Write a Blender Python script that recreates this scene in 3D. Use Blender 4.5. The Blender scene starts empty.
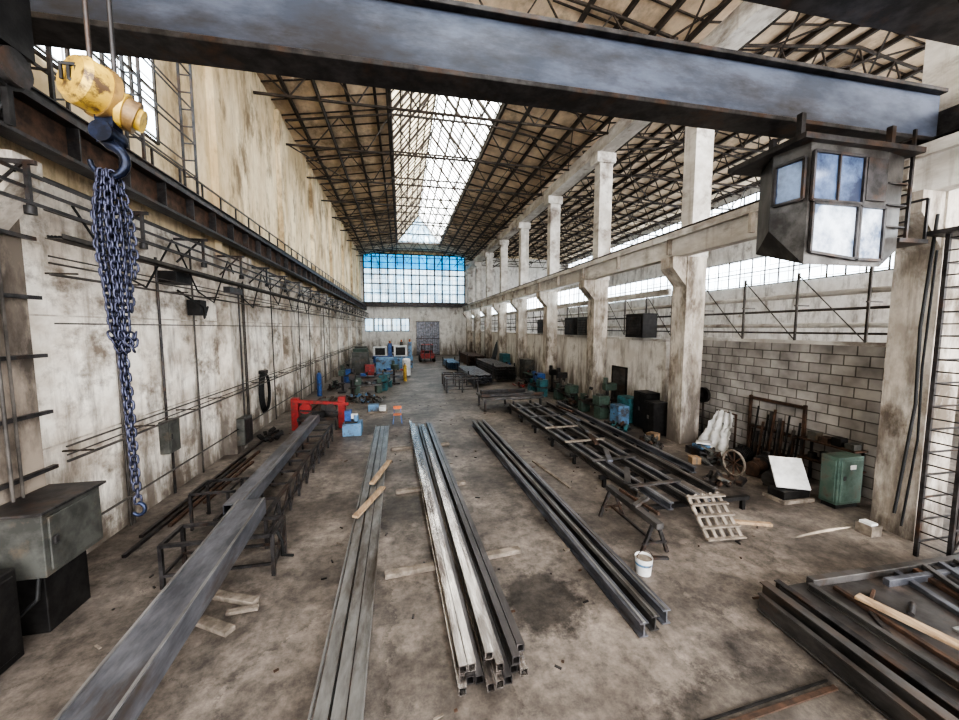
import bpy, math, random
from mathutils import Vector, Matrix
random.seed(7)
sc=bpy.context.scene
# ------------------------------------------------------------ materials
def mat(name,c1,c2=None,scale=1.5,rough=.7,metal=0.0,bump=.15,stain=None,sscale=.5,lo=.52,hi=.68,stretch=(1,1,1),emit=0,spec=.4,base=(.4,.62),grime=None,streak=None):
    m=bpy.data.materials.new(name);m.use_nodes=True
    nt=m.node_tree;N=nt.nodes;L=nt.links;b=N['Principled BSDF']
    c2=c2 or tuple(x*.7 for x in c1)
    tc=N.new('ShaderNodeTexCoord');mp=N.new('ShaderNodeMapping');mp.inputs['Scale'].default_value=stretch
    L.new(tc.outputs['Object'],mp.inputs[0])
    n=N.new('ShaderNodeTexNoise');n.inputs['Scale'].default_value=scale;n.inputs['Detail'].default_value=7;n.inputs['Roughness'].default_value=.65
    L.new(mp.outputs[0],n.inputs['Vector'])
    r=N.new('ShaderNodeValToRGB');r.color_ramp.elements[0].position=base[0];r.color_ramp.elements[1].position=base[1]
    r.color_ramp.elements[0].color=(*c2,1);r.color_ramp.elements[1].color=(*c1,1)
    L.new(n.outputs['Fac'],r.inputs[0]);out=r.outputs[0]
    def layer(out,stain,sscale,lo,hi,stretch2,fac=1,zfade=None):
        mp2=N.new('ShaderNodeMapping');mp2.inputs['Scale'].default_value=stretch2;L.new(tc.outputs['Object'],mp2.inputs[0])
        n2=N.new('ShaderNodeTexNoise');n2.inputs['Scale'].default_value=sscale;n2.inputs['Detail'].default_value=9;n2.inputs['Roughness'].default_value=.7
        L.new(mp2.outputs[0],n2.inputs['Vector']);src=n2.outputs['Fac']
        if zfade:
            s=N.new('ShaderNodeSeparateXYZ');L.new(tc.outputs['Object'],s.inputs[0])
            mr=N.new('ShaderNodeMapRange');mr.inputs['From Min'].default_value=zfade[0];mr.inputs['From Max'].default_value=zfade[1]
            mr.inputs['To Min'].default_value=zfade[2];mr.inputs['To Max'].default_value=0;L.new(s.outputs[2],mr.inputs['Value'])
            ad=N.new('ShaderNodeMath');ad.operation='ADD';L.new(src,ad.inputs[0]);L.new(mr.outputs[0],ad.inputs[1]);src=ad.outputs[0]
        r2=N.new('ShaderNodeValToRGB');r2.color_ramp.elements[0].position=lo;r2.color_ramp.elements[1].position=hi
        r2.color_ramp.elements[0].color=(0,0,0,1);r2.color_ramp.elements[1].color=(fac,fac,fac,1)
        L.new(src,r2.inputs[0])
        mx=N.new('ShaderNodeMix');mx.data_type='RGBA';L.new(r2.outputs[0],mx.inputs['Factor'])
        L.new(out,mx.inputs['A']);mx.inputs['B'].default_value=(*stain,1);return mx.outputs['Result']
    if stain: out=layer(out,stain,sscale,lo,hi,stretch)
    if streak: out=layer(out,streak,1.1,.54,.70,(1.6,1.6,.14),.75)
    if grime: out=layer(out,grime,1.3,.52,.72,(1,1,.25),.85,(0,4,.22))
    L.new(out,b.inputs['Base Color'])
    b.inputs['Roughness'].default_value=rough;b.inputs['Metallic'].default_value=metal
    b.inputs['Specular IOR Level'].default_value=spec
    if bump:
        bp=N.new('ShaderNodeBump');bp.inputs['Strength'].default_value=bump;bp.inputs['Distance'].default_value=.05
        L.new(n.outputs['Fac'],bp.inputs['Height']);L.new(bp.outputs[0],b.inputs['Normal'])
    if emit:
        L.new(out,b.inputs['Emission Color']);b.inputs['Emission Strength'].default_value=emit
    return m
M={}
M['steel']=mat('dark_steel',(.07,.065,.065),(.028,.026,.026),3,.42,.4,.1,stain=(.085,.05,.033),sscale=1.2)
M['black']=mat('blackened_steel',(.028,.026,.025),(.012,.011,.011),3,.5,.2)
M['beam']=mat('mill_scale_beam',(.21,.215,.24),(.09,.093,.107),2.5,.36,.5,.08,stain=(.10,.078,.065),sscale=1.5,stretch=(1,.3,1))
M['rackst']=mat('rack_beam_steel',(.14,.132,.128),(.05,.047,.045),1.5,.4,.5,.08,stain=(.12,.085,.065),sscale=1.2,stretch=(1,.4,1))
M['plate']=mat('grey_plate_steel',(.34,.34,.335),(.17,.165,.16),2,.3,.5,.05,stain=(.10,.082,.068),sscale=1.2,stretch=(1,.25,1))
M['ptop']=mat('platform_plate_steel',(.10,.092,.09),(.042,.038,.036),1.2,.4,.4,.08,stain=(.14,.105,.085),sscale=.9)
M['tube']=mat('bright_tube_steel',(.55,.51,.47),(.20,.18,.17),2.2,.24,.8,.05,stain=(.09,.07,.06),sscale=1,stretch=(1.5,.2,1),lo=.48,hi=.6)
M['tubedk']=mat('dark_tube_steel',(.14,.13,.13),(.06,.055,.055),2,.3,.7,.05,stretch=(1,.2,1))
M['girder']=mat('girder_paint',(.12,.14,.19),(.05,.062,.09),.8,.45,.15,.08,stain=(.035,.033,.035),sscale=.5,stretch=(.5,1,1.5),lo=.48,hi=.68)
M['rust']=mat('rusty_steel',(.12,.07,.048),(.05,.034,.026),3,.7,.3,.2)
M['truss']=mat('truss_steel',(.075,.058,.046),(.035,.028,.023),2,.7,.1,0)
M['cpipe']=mat('conduit_grey',(.10,.088,.078),(.045,.04,.036),2,.6,.1,0)
M['wood']=mat('timber',(.45,.33,.215),(.26,.18,.115),3,.75,0,.15,stretch=(3,.6,3))
M['woodg']=mat('weathered_timber',(.27,.23,.19),(.13,.108,.088),3,.8,0,.15)
M['card']=mat('cardboard',(.34,.23,.14),(.24,.16,.10),2,.85,0,.05)
M['conc']=mat('column_concrete',(.64,.59,.52),(.37,.325,.275),1.2,.85,0,.25,stain=(.17,.14,.11),sscale=.9,lo=.50,hi=.63,stretch=(1,1,.5),grime=(.095,.078,.066),streak=(.22,.18,.145))
M['concd']=mat('dark_stained_concrete',(.30,.25,.205),(.14,.115,.094),1.2,.85,0,.25,stain=(.07,.057,.047),sscale=.9,lo=.48,hi=.62,stretch=(1,1,.5))
M['concw']=mat('crane_beam_concrete',(.68,.66,.62),(.46,.43,.39),1,.85,0,.2,stain=(.22,.185,.16),sscale=.6,lo=.52,hi=.66,stretch=(1,.4,1),streak=(.28,.24,.20))
M['red']=mat('red_paint',(.36,.035,.03),(.2,.02,.02),3,.45,0,.05,stain=(.07,.04,.03),sscale=2)
M['blue']=mat('blue_paint',(.05,.13,.36),(.03,.07,.2),3,.4,0,.05,stain=(.05,.05,.06),sscale=2)
M['lblue']=mat('light_blue_paint',(.17,.33,.52),(.11,.21,.34),3,.45,0,.05,stain=(.08,.08,.09),sscale=1.5,lo=.48,hi=.6)
M['teal']=mat('teal_paint',(.055,.17,.19),(.03,.10,.11),3,.5,0,.05,stain=(.04,.045,.045),sscale=2)
M['green']=mat('green_machine_paint',(.085,.125,.10),(.045,.07,.055),3,.5,0,.05,stain=(.04,.035,.03),sscale=1.5)
M['gcab']=mat('green_cabinet_paint',(.10,.15,.125),(.055,.088,.07),3,.5,0,.05,stain=(.08,.06,.045),sscale=1.5)
M['yellow']=mat('hoist_yellow_paint',(.62,.42,.07),(.36,.23,.045),5,.4,.1,.08,stain=(.09,.055,.03),sscale=9,lo=.50,hi=.60)
M['brown']=mat('greasy_yellow_paint',(.26,.16,.055),(.08,.05,.03),8,.4,.2,.1)
M['orange']=mat('orange_paint',(.6,.16,.04),None,3,.5)
M['chain']=mat('blued_chain_steel',(.055,.058,.09),(.02,.021,.035),20,.32,.7,.05)
M['hook']=mat('hook_steel',(.022,.032,.07),(.01,.012,.02),8,.3,.6,.05)
M['white']=mat('white_sheet',(.72,.72,.71),(.5,.5,.49),2,.5,0,.05)
M['grey']=mat('grey_box_paint',(.11,.11,.10),(.055,.055,.05),2,.5,.2,.08,stain=(.14,.11,.08),sscale=1.4)
M['cab']=mat('cabin_sheet_metal',(.12,.113,.105),(.05,.046,.043),1.6,.36,.4,.06,stain=(.035,.03,.027),sscale=1.2)
M['rubber']=mat('black_rubber',(.015,.015,.015),None,4,.6)
M['cglass']=mat('cabin_glass',(.13,.18,.29),(.035,.045,.08),1.2,.12,.1,0,spec=.6)  # opaque pane, bluish reflection painted into its colour
M['cglassb']=mat('cabin_glass_painted_bright',(.62,.68,.76),(.12,.16,.24),1.1,.15,0,0,spec=.6)  # opaque pane, the brightness seen through it is painted into the colour
M['plaster']=mat('stained_white_plaster',(.88,.83,.75),(.56,.49,.415),.7,.9,0,.3,stain=(.23,.188,.15),sscale=.75,lo=.51,hi=.65,stretch=(1,.8,1.1),base=(.38,.58),grime=(.14,.112,.09),streak=(.34,.29,.24))
M['plastr']=mat('right_white_plaster',(.84,.82,.78),(.60,.565,.52),.5,.9,0,.2,stain=(.32,.28,.24),sscale=.5,lo=.53,hi=.69,grime=(.18,.15,.125),streak=(.40,.36,.32))
M['yplaster']=mat('yellowed_plaster',(.86,.74,.53),(.58,.45,.28),.45,.9,0,.3,stain=(.26,.195,.125),sscale=.6,lo=.5,hi=.64,stretch=(1,1,.5),streak=(.34,.25,.16))
M['deck']=mat('roof_deck_boards',(.84,.68,.50),(.54,.42,.30),.6,.9,0,.2,stain=(.25,.19,.135),sscale=.35,lo=.50,hi=.67,stretch=(1,.6,1))
def floor_mat():
    m=mat('worn_concrete_floor',(.255,.222,.195),(.125,.107,.094),.35,.5,0,.25,stain=(.052,.045,.041),sscale=.3,lo=.45,hi=.66)
    nt=m.node_tree;N=nt.nodes;L=nt.links;b=N['Principled BSDF']
    src=b.inputs['Base Color'].links[0].from_socket
    tc=[n for n in N if n.type=='TEX_COORD'][0]
    n3=N.new('ShaderNodeTexNoise');n3.inputs['Scale'].default_value=2.6;n3.inputs['Detail'].default_value=12;n3.inputs['Roughness'].default_value=.8
    L.new(tc.outputs['Object'],n3.inputs['Vector'])
    r3=N.new('ShaderNodeValToRGB');r3.color_ramp.elements[0].position=.37;r3.color_ramp.elements[1].position=.62
    r3.color_ramp.elements[0].color=(.45,.45,.45,1);r3.color_ramp.elements[1].color=(1.45,1.43,1.4,1)
    L.new(n3.outputs['Fac'],r3.inputs[0])
    mx=N.new('ShaderNodeMix');mx.data_type='RGBA';mx.blend_type='MULTIPLY';mx.inputs['Factor'].default_value=.9
    L.new(src,mx.inputs['A']);L.new(r3.outputs[0],mx.inputs['B'])
    cur=mx.outputs['Result']
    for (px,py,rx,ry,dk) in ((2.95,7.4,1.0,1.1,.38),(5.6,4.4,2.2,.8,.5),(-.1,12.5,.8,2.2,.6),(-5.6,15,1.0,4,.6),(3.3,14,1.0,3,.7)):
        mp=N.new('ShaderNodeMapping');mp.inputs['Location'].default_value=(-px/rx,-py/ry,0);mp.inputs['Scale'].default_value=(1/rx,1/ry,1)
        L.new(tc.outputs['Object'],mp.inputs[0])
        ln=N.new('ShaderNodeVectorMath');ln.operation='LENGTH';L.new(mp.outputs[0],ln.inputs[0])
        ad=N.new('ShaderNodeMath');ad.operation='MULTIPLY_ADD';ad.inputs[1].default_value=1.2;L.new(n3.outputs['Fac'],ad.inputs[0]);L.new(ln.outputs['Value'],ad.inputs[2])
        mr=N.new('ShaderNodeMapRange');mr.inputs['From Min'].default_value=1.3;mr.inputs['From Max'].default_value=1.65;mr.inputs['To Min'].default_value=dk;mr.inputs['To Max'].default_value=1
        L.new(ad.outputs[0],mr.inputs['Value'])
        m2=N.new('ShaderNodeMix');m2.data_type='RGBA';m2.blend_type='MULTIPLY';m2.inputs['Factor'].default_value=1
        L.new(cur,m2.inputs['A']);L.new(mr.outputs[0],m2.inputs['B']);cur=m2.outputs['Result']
    v=N.new('ShaderNodeTexVoronoi');v.feature='DISTANCE_TO_EDGE';v.inputs['Scale'].default_value=.33
    nv=N.new('ShaderNodeVectorMath');nv.operation='ADD'
    L.new(tc.outputs['Object'],nv.inputs[0]);L.new(n3.outputs['Color'],nv.inputs[1]);L.new(nv.outputs[0],v.inputs['Vector'])
    m3r=N.new('ShaderNodeMapRange');m3r.inputs['From Max'].default_value=.012;m3r.inputs['To Min'].default_value=.6;L.new(v.outputs['Distance'],m3r.inputs['Value'])
    m3=N.new('ShaderNodeMix');m3.data_type='RGBA';m3.blend_type='MULTIPLY';m3.inputs['Factor'].default_value=1
    L.new(cur,m3.inputs['A']);L.new(m3r.outputs[0],m3.inputs['B'])
    L.new(m3.outputs['Result'],b.inputs['Base Color'])
    return m
M['floor']=floor_mat()
def brick_mat(name,c1,c2,mortar,w,h,axis='y',off=.5,msize=.02,emit=0,rough=.9):
    m=bpy.data.materials.new(name);m.use_nodes=True;nt=m.node_tree;N=nt.nodes;L=nt.links;b=N['Principled BSDF']
    tc=N.new('ShaderNodeTexCoord');s=N.new('ShaderNodeSeparateXYZ');c=N.new('ShaderNodeCombineXYZ')
    L.new(tc.outputs['Object'],s.inputs[0])
    if axis=='y': L.new(s.outputs[1],c.inputs[0]);L.new(s.outputs[2],c.inputs[1])
    elif axis=='x': L.new(s.outputs[0],c.inputs[0]);L.new(s.outputs[2],c.inputs[1])
    br=N.new('ShaderNodeTexBrick');br.offset=off;br.inputs['Scale'].default_value=1;br.inputs['Brick Width'].default_value=w;br.inputs['Row Height'].default_value=h
    br.inputs['Mortar Size'].default_value=msize;br.inputs['Color1'].default_value=(*c1,1);br.inputs['Color2'].default_value=(*c2,1);br.inputs['Mortar'].default_value=(*mortar,1)
    L.new(c.outputs[0],br.inputs['Vector'])
    n=N.new('ShaderNodeTexNoise');n.inputs['Scale'].default_value=1.2 if not emit else .3;n.inputs['Detail'].default_value=6;L.new(tc.outputs['Object'],n.inputs['Vector'])
    mr=N.new('ShaderNodeMapRange');mr.inputs['From Min'].default_value=.3;mr.inputs['From Max'].default_value=.7;mr.inputs['To Min'].default_value=.5;mr.inputs['To Max'].default_value=1.15
    L.new(n.outputs['Fac'],mr.inputs['Value'])
    mx=N.new('ShaderNodeMix');mx.data_type='RGBA';mx.blend_type='MULTIPLY';mx.inputs['Factor'].default_value=1
    L.new(br.outputs['Color'],mx.inputs['A']);L.new(mr.outputs[0],mx.inputs['B'])
    L.new(mx.outputs['Result'],b.inputs['Base Color']);b.inputs['Roughness'].default_value=rough
    if emit:
        L.new(mx.outputs['Result'],b.inputs['Emission Color']);b.inputs['Emission Strength'].default_value=emit
    else:
        bp=N.new('ShaderNodeBump');bp.inputs['Strength'].default_value=.6;bp.inputs['Distance'].default_value=.03;bp.invert=True
        L.new(br.outputs['Fac'],bp.inputs['Height']);L.new(bp.outputs[0],b.inputs['Normal'])
    return m
M['block']=brick_mat('concrete_block',(.43,.405,.38),(.31,.287,.267),(.13,.118,.106),.8,.385,'y',msize=.022)
M['sky_l']=brick_mat('dirty_rooflight_glass_west',(1,.88,.66),(.50,.44,.34),(.12,.10,.08),1.1,1.0,'y',off=0,msize=.05,emit=2.6)
M['sky_r']=brick_mat('dirty_rooflight_glass_east',(.95,.98,1),(.72,.74,.72),(.10,.10,.09),1.1,1.0,'y',off=0,msize=.05,emit=12.0)
M['endglass']=brick_mat('end_window_glass',(.45,.75,1),(.80,.92,1),(.2,.27,.33),.8,1.1,'x',off=0,msize=.04,emit=2.0)
M['cyan']=brick_mat('cyan_polycarbonate',(.015,.36,.80),(.02,.45,.88),(.05,.2,.4),.8,1.3,'x',off=0,msize=.03,emit=2.0)
M['sideglass']=brick_mat('side_window_glass',(.85,.93,1),(.65,.75,.82),(.2,.2,.2),1.0,.9,'y',off=0,msize=.04,emit=8)

# ------------------------------------------------------------ mesh builder
class B:
    def __init__(s,name,loc=None,rz=0):
        s.n=name;s.v=[];s.f=[];s.fm=[];s.ms=[];s.sm=[]
        s.M=Matrix.Translation(Vector(loc or (0,0,0)))@Matrix.Rotation(math.radians(rz),4,'Z')
    def mi(s,m):
        if m not in s.ms:s.ms.append(m)
        return s.ms.index(m)
    def add(s,vs,fs,m,smooth=False):
        o=len(s.v);s.v+=[s.M@Vector(v) for v in vs];i=s.mi(m)
        for f in fs:s.f.append([o+k for k in f]);s.fm.append(i);s.sm.append(smooth)
    def box(s,lo,hi,m):
        x0,y0,z0=lo;x1,y1,z1=hi
        s.add([(x0,y0,z0),(x1,y0,z0),(x1,y1,z0),(x0,y1,z0),(x0,y0,z1),(x1,y0,z1),(x1,y1,z1),(x0,y1,z1)],
          [(0,3,2,1),(4,5,6,7),(0,1,5,4),(1,2,6,5),(2,3,7,6),(3,0,4,7)],m)
    def bar(s,p,q,w,h,m,ds=0,du=0,up=None):
        p=Vector(p);q=Vector(q);d=(q-p).normalized();u=Vector(up or (0,0,1))
        if abs(d.dot(u))>.97:u=Vector((0,1,0))
        sd=d.cross(u).normalized();u=sd.cross(d).normalized()
        vs=[]
        for c in (p,q):
            for a,b in ((-1,-1),(1,-1),(1,1),(-1,1)):vs.append(c+sd*(ds+a*w/2)+u*(du+b*h/2))
        s.add(vs,[(0,1,2,3),(7,6,5,4),(0,4,5,1),(1,5,6,2),(2,6,7,3),(3,7,4,0)],m)
    def ibeam(s,p,q,w,h,m,t=.03):
        s.bar(p,q,w,t,m,0,h/2-t/2);s.bar(p,q,w,t,m,0,-h/2+t/2);s.bar(p,q,t,h-2*t,m)
    def chan(s,p,q,w,h,m,t=.03):
        s.bar(p,q,w,t,m,0,h/2-t/2);s.bar(p,q,t,h-t,m,-w/2+t/2,-t/2);s.bar(p,q,t,h-t,m,w/2-t/2,-t/2)
    def tube(s,p,q,w,h,m,t=.018):
        s.bar(p,q,w,t,m,0,h/2-t/2);s.bar(p,q,w,t,m,0,-h/2+t/2)
        s.bar(p,q,t,h-2*t,m,-w/2+t/2,0);s.bar(p,q,t,h-2*t,m,w/2-t/2,0)
    def cyl(s,p,q,r,m,r2=None,n=16,cap=True):
        p=Vector(p);q=Vector(q);r2=r if r2 is None else r2
        d=(q-p).normalized();u=Vector((0,0,1)) if abs(d.z)<.9 else Vector((1,0,0))
        a=d.cross(u).normalized();b=d.cross(a).normalized();vs=[]
        for c,rr in ((p,r),(q,r2)):
            for i in range(n):
                t=2*math.pi*i/n;vs.append(c+a*math.cos(t)*rr+b*math.sin(t)*rr)
        s.add(vs,[(i,(i+1)%n,n+(i+1)%n,n+i) for i in range(n)],m,True)
        if cap:
            s.add(vs[:n],[tuple(range(n))[::-1]],m);s.add(vs[n:],[tuple(range(n))],m)
    def path(s,pts,r,m,n=8,closed=False,rad=None):
        pts=[Vector(p) for p in pts];k=len(pts);vs=[];pa=None
        for i,p in enumerate(pts):
            if closed:d=pts[(i+1)%k]-pts[i-1]
            else:d=pts[min(i+1,k-1)]-pts[max(i-1,0)]
            d.normalize()
            if pa is None:
                u=Vector((0,0,1)) if abs(d.z)<.8 else Vector((1,0,0));pa=d.cross(u).normalized()
            else:
                pa=(pa-d*pa.dot(d)).normalized()
            b=d.cross(pa);rr=rad[i] if rad else r
            for j in range(n):
                t=2*math.pi*j/n;vs.append(p+pa*math.cos(t)*rr+b*math.sin(t)*rr)
        fs=[]
        for i in range(k if closed else k-1):
            for j in range(n):
                i2=(i+1)%k;fs.append((i*n+j,i*n+(j+1)%n,i2*n+(j+1)%n,i2*n+j))
        s.add(vs,fs,m,True)
        if not closed:
            s.add(vs[:n],[tuple(range(n))],m);s.add(vs[-n:],[tuple(range(n))],m)
    def sphere(s,c,r,m,n=12,sc=(1,1,1)):
        c=Vector(c);vs=[];fs=[]
        for i in range(n+1):
            a=math.pi*i/n
            for j in range(n*2):
                t=math.pi*j/n;vs.append((c.x+r*sc[0]*math.sin(a)*math.cos(t),c.y+r*sc[1]*math.sin(a)*math.sin(t),c.z+r*sc[2]*math.cos(a)))
        w=n*2
        for i in range(n):
            for j in range(w):fs.append((i*w+j,(i+1)*w+j,(i+1)*w+(j+1)%w,i*w+(j+1)%w))
        s.add(vs,fs,m,True)
    def link(s,c,d,side,L,W,r,m):
        c=Vector(c);d=Vector(d).normalized();side=Vector(side);side=(side-d*side.dot(d)).normalized()
        pts=[]
        for i in range(12):
            t=2*math.pi*i/12;ct=math.cos(t);st_=math.sin(t)
            pts.append(c+side*(W/2)*ct+d*((L-W)/2*(1 if st_>0.01 else -1 if st_<-.01 else 0)+W/2*st_))
        s.path(pts,r,m,6,True)
    def chainpath(s,pts,L,W,r,m,tw=0):
        pts=[Vector(p) for p in pts];k=0;carry=0
        for a,b in zip(pts,pts[1:]):
            d=b-a;ln=d.length;u=d.normalized();pos=carry
            while pos<ln:
                an=tw+(k%2)*math.pi/2+k*.03
                s.link(a+u*pos,u,(math.cos(an),math.sin(an),.01),L,W,r,m);pos+=L-2.2*r;k+=1
            carry=pos-ln
    def done(s,bevel=0):
        me=bpy.data.meshes.new(s.n);me.from_pydata([tuple(v) for v in s.v],[],s.f)
        for m in s.ms:me.materials.append(M[m])
        me.polygons.foreach_set('material_index',s.fm);me.polygons.foreach_set('use_smooth',s.sm);me.update()
        o=bpy.data.objects.new(s.n,me);sc.collection.objects.link(o)
        if bevel:
            bm=o.modifiers.new('bevel','BEVEL');bm.width=bevel;bm.segments=1;bm.limit_method='ANGLE'
        return o

# ------------------------------------------------------------ shell
XL=-8.3; YB=-14; YE=84; XO=38
b=B('floor');b.box((XL-.5,YB,-.3),(XO+.5,YE+.5,0),'floor');b.done()
b=B('wall_left')
b.box((XL-.5,YB,0),(XL,YE,9.6),'plaster');b.box((XL-.5,YB,9.6),(XL,YE,21.3),'yplaster')
for z in (3.15,6.3): b.box((XL-.02,YB,z-.02),(XL+.012,YE,z+.02),'conc')
b.done()
b=B('window_5')
b.box((XL+.02,9.7,12.4),(XL+.05,15.7,19.2),'sideglass')
for k in range(6): b.box((XL+.05,9.7+k*1.2-.04,12.4),(XL+.12,9.7+k*1.2+.04,19.2),'truss')
for z in (12.4,14.1,15.8,17.5,19.2): b.box((XL+.05,9.7,z-.04),(XL+.12,15.7,z+.04),'truss')
b.done()
LY=[-.6,9.2,20,29.6,39.2,48.8,58.4,68,77.6]
for i,y in enumerate(LY):
    b=B('pilaster_left')
    b.box((XL,y-.6,0),(XL+.55,y+.6,9.3),'concd' if i==1 else 'conc')
    b.box((XL,y-.35,9.3),(XL+.3,y+.35,20.9),'yplaster')
    b.add([(XL+.55,y-.3,7.9),(XL+.55,y+.3,7.9),(XL+.55,y-.3,9.3),(XL+.55,y+.3,9.3),(XL+1.25,y-.3,9.3),(XL+1.25,y+.3,9.3),(XL+1.25,y-.3,8.8),(XL+1.25,y+.3,8.8)],
        [(0,2,4,6),(1,7,5,3),(0,6,7,1),(6,4,5,7),(2,3,5,4)],'conc')
    b.done()
RY=[-1.4,7.9,17.0,26.2,35.4,44.6,53.8,63,72.2,81.4]
for y in RY:
    b=B('column')
    b.box((14.0,y-.5,0),(15.1,y+.5,9.55),'conc')
    b.box((14.25,y-.4,9.55),(15.25,y+.4,18.6),'concw')
    b.box((13.95,y-.55,17.9),(15.4,y+.55,18.6),'concw')
    b.add([(14.0,y-.45,8.1),(14.0,y+.45,8.1),(14.0,y-.45,9.55),(14.0,y+.45,9.55),(13.2,y-.45,9.55),(13.2,y+.45,9.55),(13.2,y-.45,9.0),(13.2,y+.45,9.0)],
        [(0,6,4,2),(1,3,5,7),(0,1,7,6),(6,7,5,4),(2,4,5,3)],'conc')
    b.done()
b=B('wall_right')
b.box((16.0,9.2,0),(16.3,19.2,5.35),'block')
b.box((16.0,9.2,5.35),(16.35,19.2,5.5),'concw')
b.box((15.1,19.2,0),(15.4,YE,5.2),'plastr')
b.box((15.05,19.2,5.2),(15.45,YE,5.35),'concw')
b.box((15.1,19.2,7.9),(15.3,YE,8.25),'concw')
b.done()
b=B('window_2')
b.box((15.16,26.7,8.3),(15.2,YE-3,9.5),'sideglass')
for i in range(58):
    y=26.7+i*.95;b.box((15.1,y-.03,8.25),(15.24,y+.03,9.5),'truss')
b.done()
b=B('wall_outer')
b.box((XO,YB,0),(XO+.4,YE,22.6),'plastr');b.done()
b=B('window_1')
for z0,z1 in ((10.6,13.6),(17.2,20.6)):
    b.box((XO-.06,-4,z0),(XO-.02,YE-2,z1),'sideglass')
    y=-4
    while y<YE-2:
        b.box((XO-.14,y-.05,z0),(XO-.06,y+.05,z1),'truss');y+=1.5
    for z in (z0,(z0+z1)/2,z1): b.box((XO-.15,-4,z-.05),(XO-.06,YE-2,z+.05),'truss')
b.done()
b=B('wall_end')
b.box((XL,YE,0),(XO,YE+.4,11.4),'plastr');b.box((XL,YE,21.8),(XO,YE+.4,26),'yplaster')
b.box((XL,YE,11.4),(XL+.6,YE+.4,21.8),'plastr');b.box((14.0,YE,11.4),(XO,YE+.4,21.8),'plastr')
b.box((XL,YE-.8,10.6),(15,YE-.1,11.5),'steel')
b.done()
b=B('window_3')
b.box((XL+.6,YE+.1,11.4),(14,YE+.15,18.6),'endglass');b.box((XL+.6,YE+.1,18.6),(14,YE+.15,21.8),'cyan')
for i in range(14):
    x=XL+.6+i*(22.3-.6)/13+.0;b.box((x-.13,YE-.05,11.4),(x+.13,YE+.1,21.8),'steel')
for z in (11.5,13.5,15.5,17.4,18.7,21.8): b.box((XL+.6,YE-.06,z-.1),(14,YE+.1,z+.1),'steel')
b.done()
b=B('window_4')
for i in range(5):
    x=-7.6+i*1.9
    b.box((x,YE-.08,5.3),(x+1.6,YE-.03,8.0),'endglass')
    for k in range(3): b.box((x+k*.8-.05,YE-.14,5.3),(x+k*.8+.05,YE-.08,8.0),'steel')
    for z in (5.3,6.6,8.0): b.box((x-.05,YE-.14,z-.05),(x+1.65,YE-.08,z+.05),'steel')
b.done()
b=B('door_1')
b.box((3.2,YE-.15,0),(8.2,YE-.02,7.4),'beam')
for k in range(11): b.box((3.2+k*.5-.03,YE-.2,0),(3.2+k*.5+.03,YE-.15,7.4),'steel')
for z in (0.1,3.7,7.4): b.box((3.1,YE-.22,z-.08),(8.3,YE-.15,z+.08),'steel')
b.done()
LX0,LX1,LZ=-.6,7.8,22.6
LAN=[(-12,11),(27,77)]  # first span is an unseen glowing lantern, added to fill the foreground with light
def slab(b,x0,z0,x1,z1,y0,y1,m='deck',t=.2):
    b.add([(x0,y0,z0),(x1,y0,z1),(x1,y1,z1),(x0,y1,z0),(x0,y0,z0+t),(x1,y0,z1+t),(x1,y1,z1+t),(x0,y1,z0+t)],
      [(0,3,2,1),(4,5,6,7),(0,1,5,4),(1,2,6,5),(2,3,7,6),(3,0,4,7)],m)
b=B('ceiling')
slab(b,XL-.4,21.3,LX0,LZ,YB,YE+.3);slab(b,LX1,LZ,15.2,21.3,YB,YE+.3)
slab(b,15.2,21.3,26.5,22.8,YB,YE+.3);slab(b,26.5,22.8,XO+.3,21.3,YB,YE+.3)
for y0,y1 in ((YB,-12),(11,27),(77,YE+.3)): slab(b,LX0,LZ,LX1,LZ,y0,y1)
b.done()
b=B('roof_purlins')
def rz(x):
    if x<LX0:return 21.3+(x-XL)*(LZ-21.3)/(LX0-XL)
    if x<LX1:return LZ
    if x<15.2:return LZ-(x-LX1)*(LZ-21.3)/(15.2-LX1)
    if x<26.5:return 21.3+(x-15.2)*1.5/11.3
    return 22.8-(x-26.5)*1.5/11.5
x=XL+1.2
while x<XO:
    if not(LX0<x<LX1): b.box((x-.09,YB,rz(x)-.28),(x+.09,YE,rz(x)-.02),'truss')
    x+=1.85
y=YB+1
while y<YE:
    b.bar((XL,y,21.25),(LX0,y,LZ-.05),.07,.08,'truss');b.bar((LX1,y,LZ-.05),(15.2,y,21.25),.07,.08,'truss')
    b.bar((15.2,y,21.25),(26.5,y,22.75),.07,.08,'truss');b.bar((26.5,y,22.75),(XO,y,21.25),.07,.08,'truss')
    y+=1.9
b.done()
def truss(y,x0,x1,n,zb=19.3,cw=.12):
    b=B('roof_truss')
    b.bar((x0,y,zb),(x1,y,zb),cw,cw,'truss')
    xs=[x0+(x1-x0)*i/n for i in range(n+1)]
    for i in range(n):
        b.bar((xs[i],y,rz(xs[i])-.4),(xs[i+1],y,rz(xs[i+1])-.4),cw,cw,'truss')
        xm=(xs[i]+xs[i+1])/2
        b.bar((xs[i],y,rz(xs[i])-.4),(xm,y,zb),.07,.07,'truss');b.bar((xm,y,zb),(xs[i+1],y,rz(xs[i+1])-.4),.07,.07,'truss')
    b.done()
y=12.3
while y<YE:
    truss(y,XL+.3,14.4,6);truss(y,15.3,XO-.2,8);y+=6.15
b=B('truss_bracing')
for x in (-4.5,-.6,7.8,11.5,20,26.5,32): b.box((x-.05,YB,19.25),(x+.05,YE-.9,19.35),'truss')
y=12.3
k=0
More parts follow.
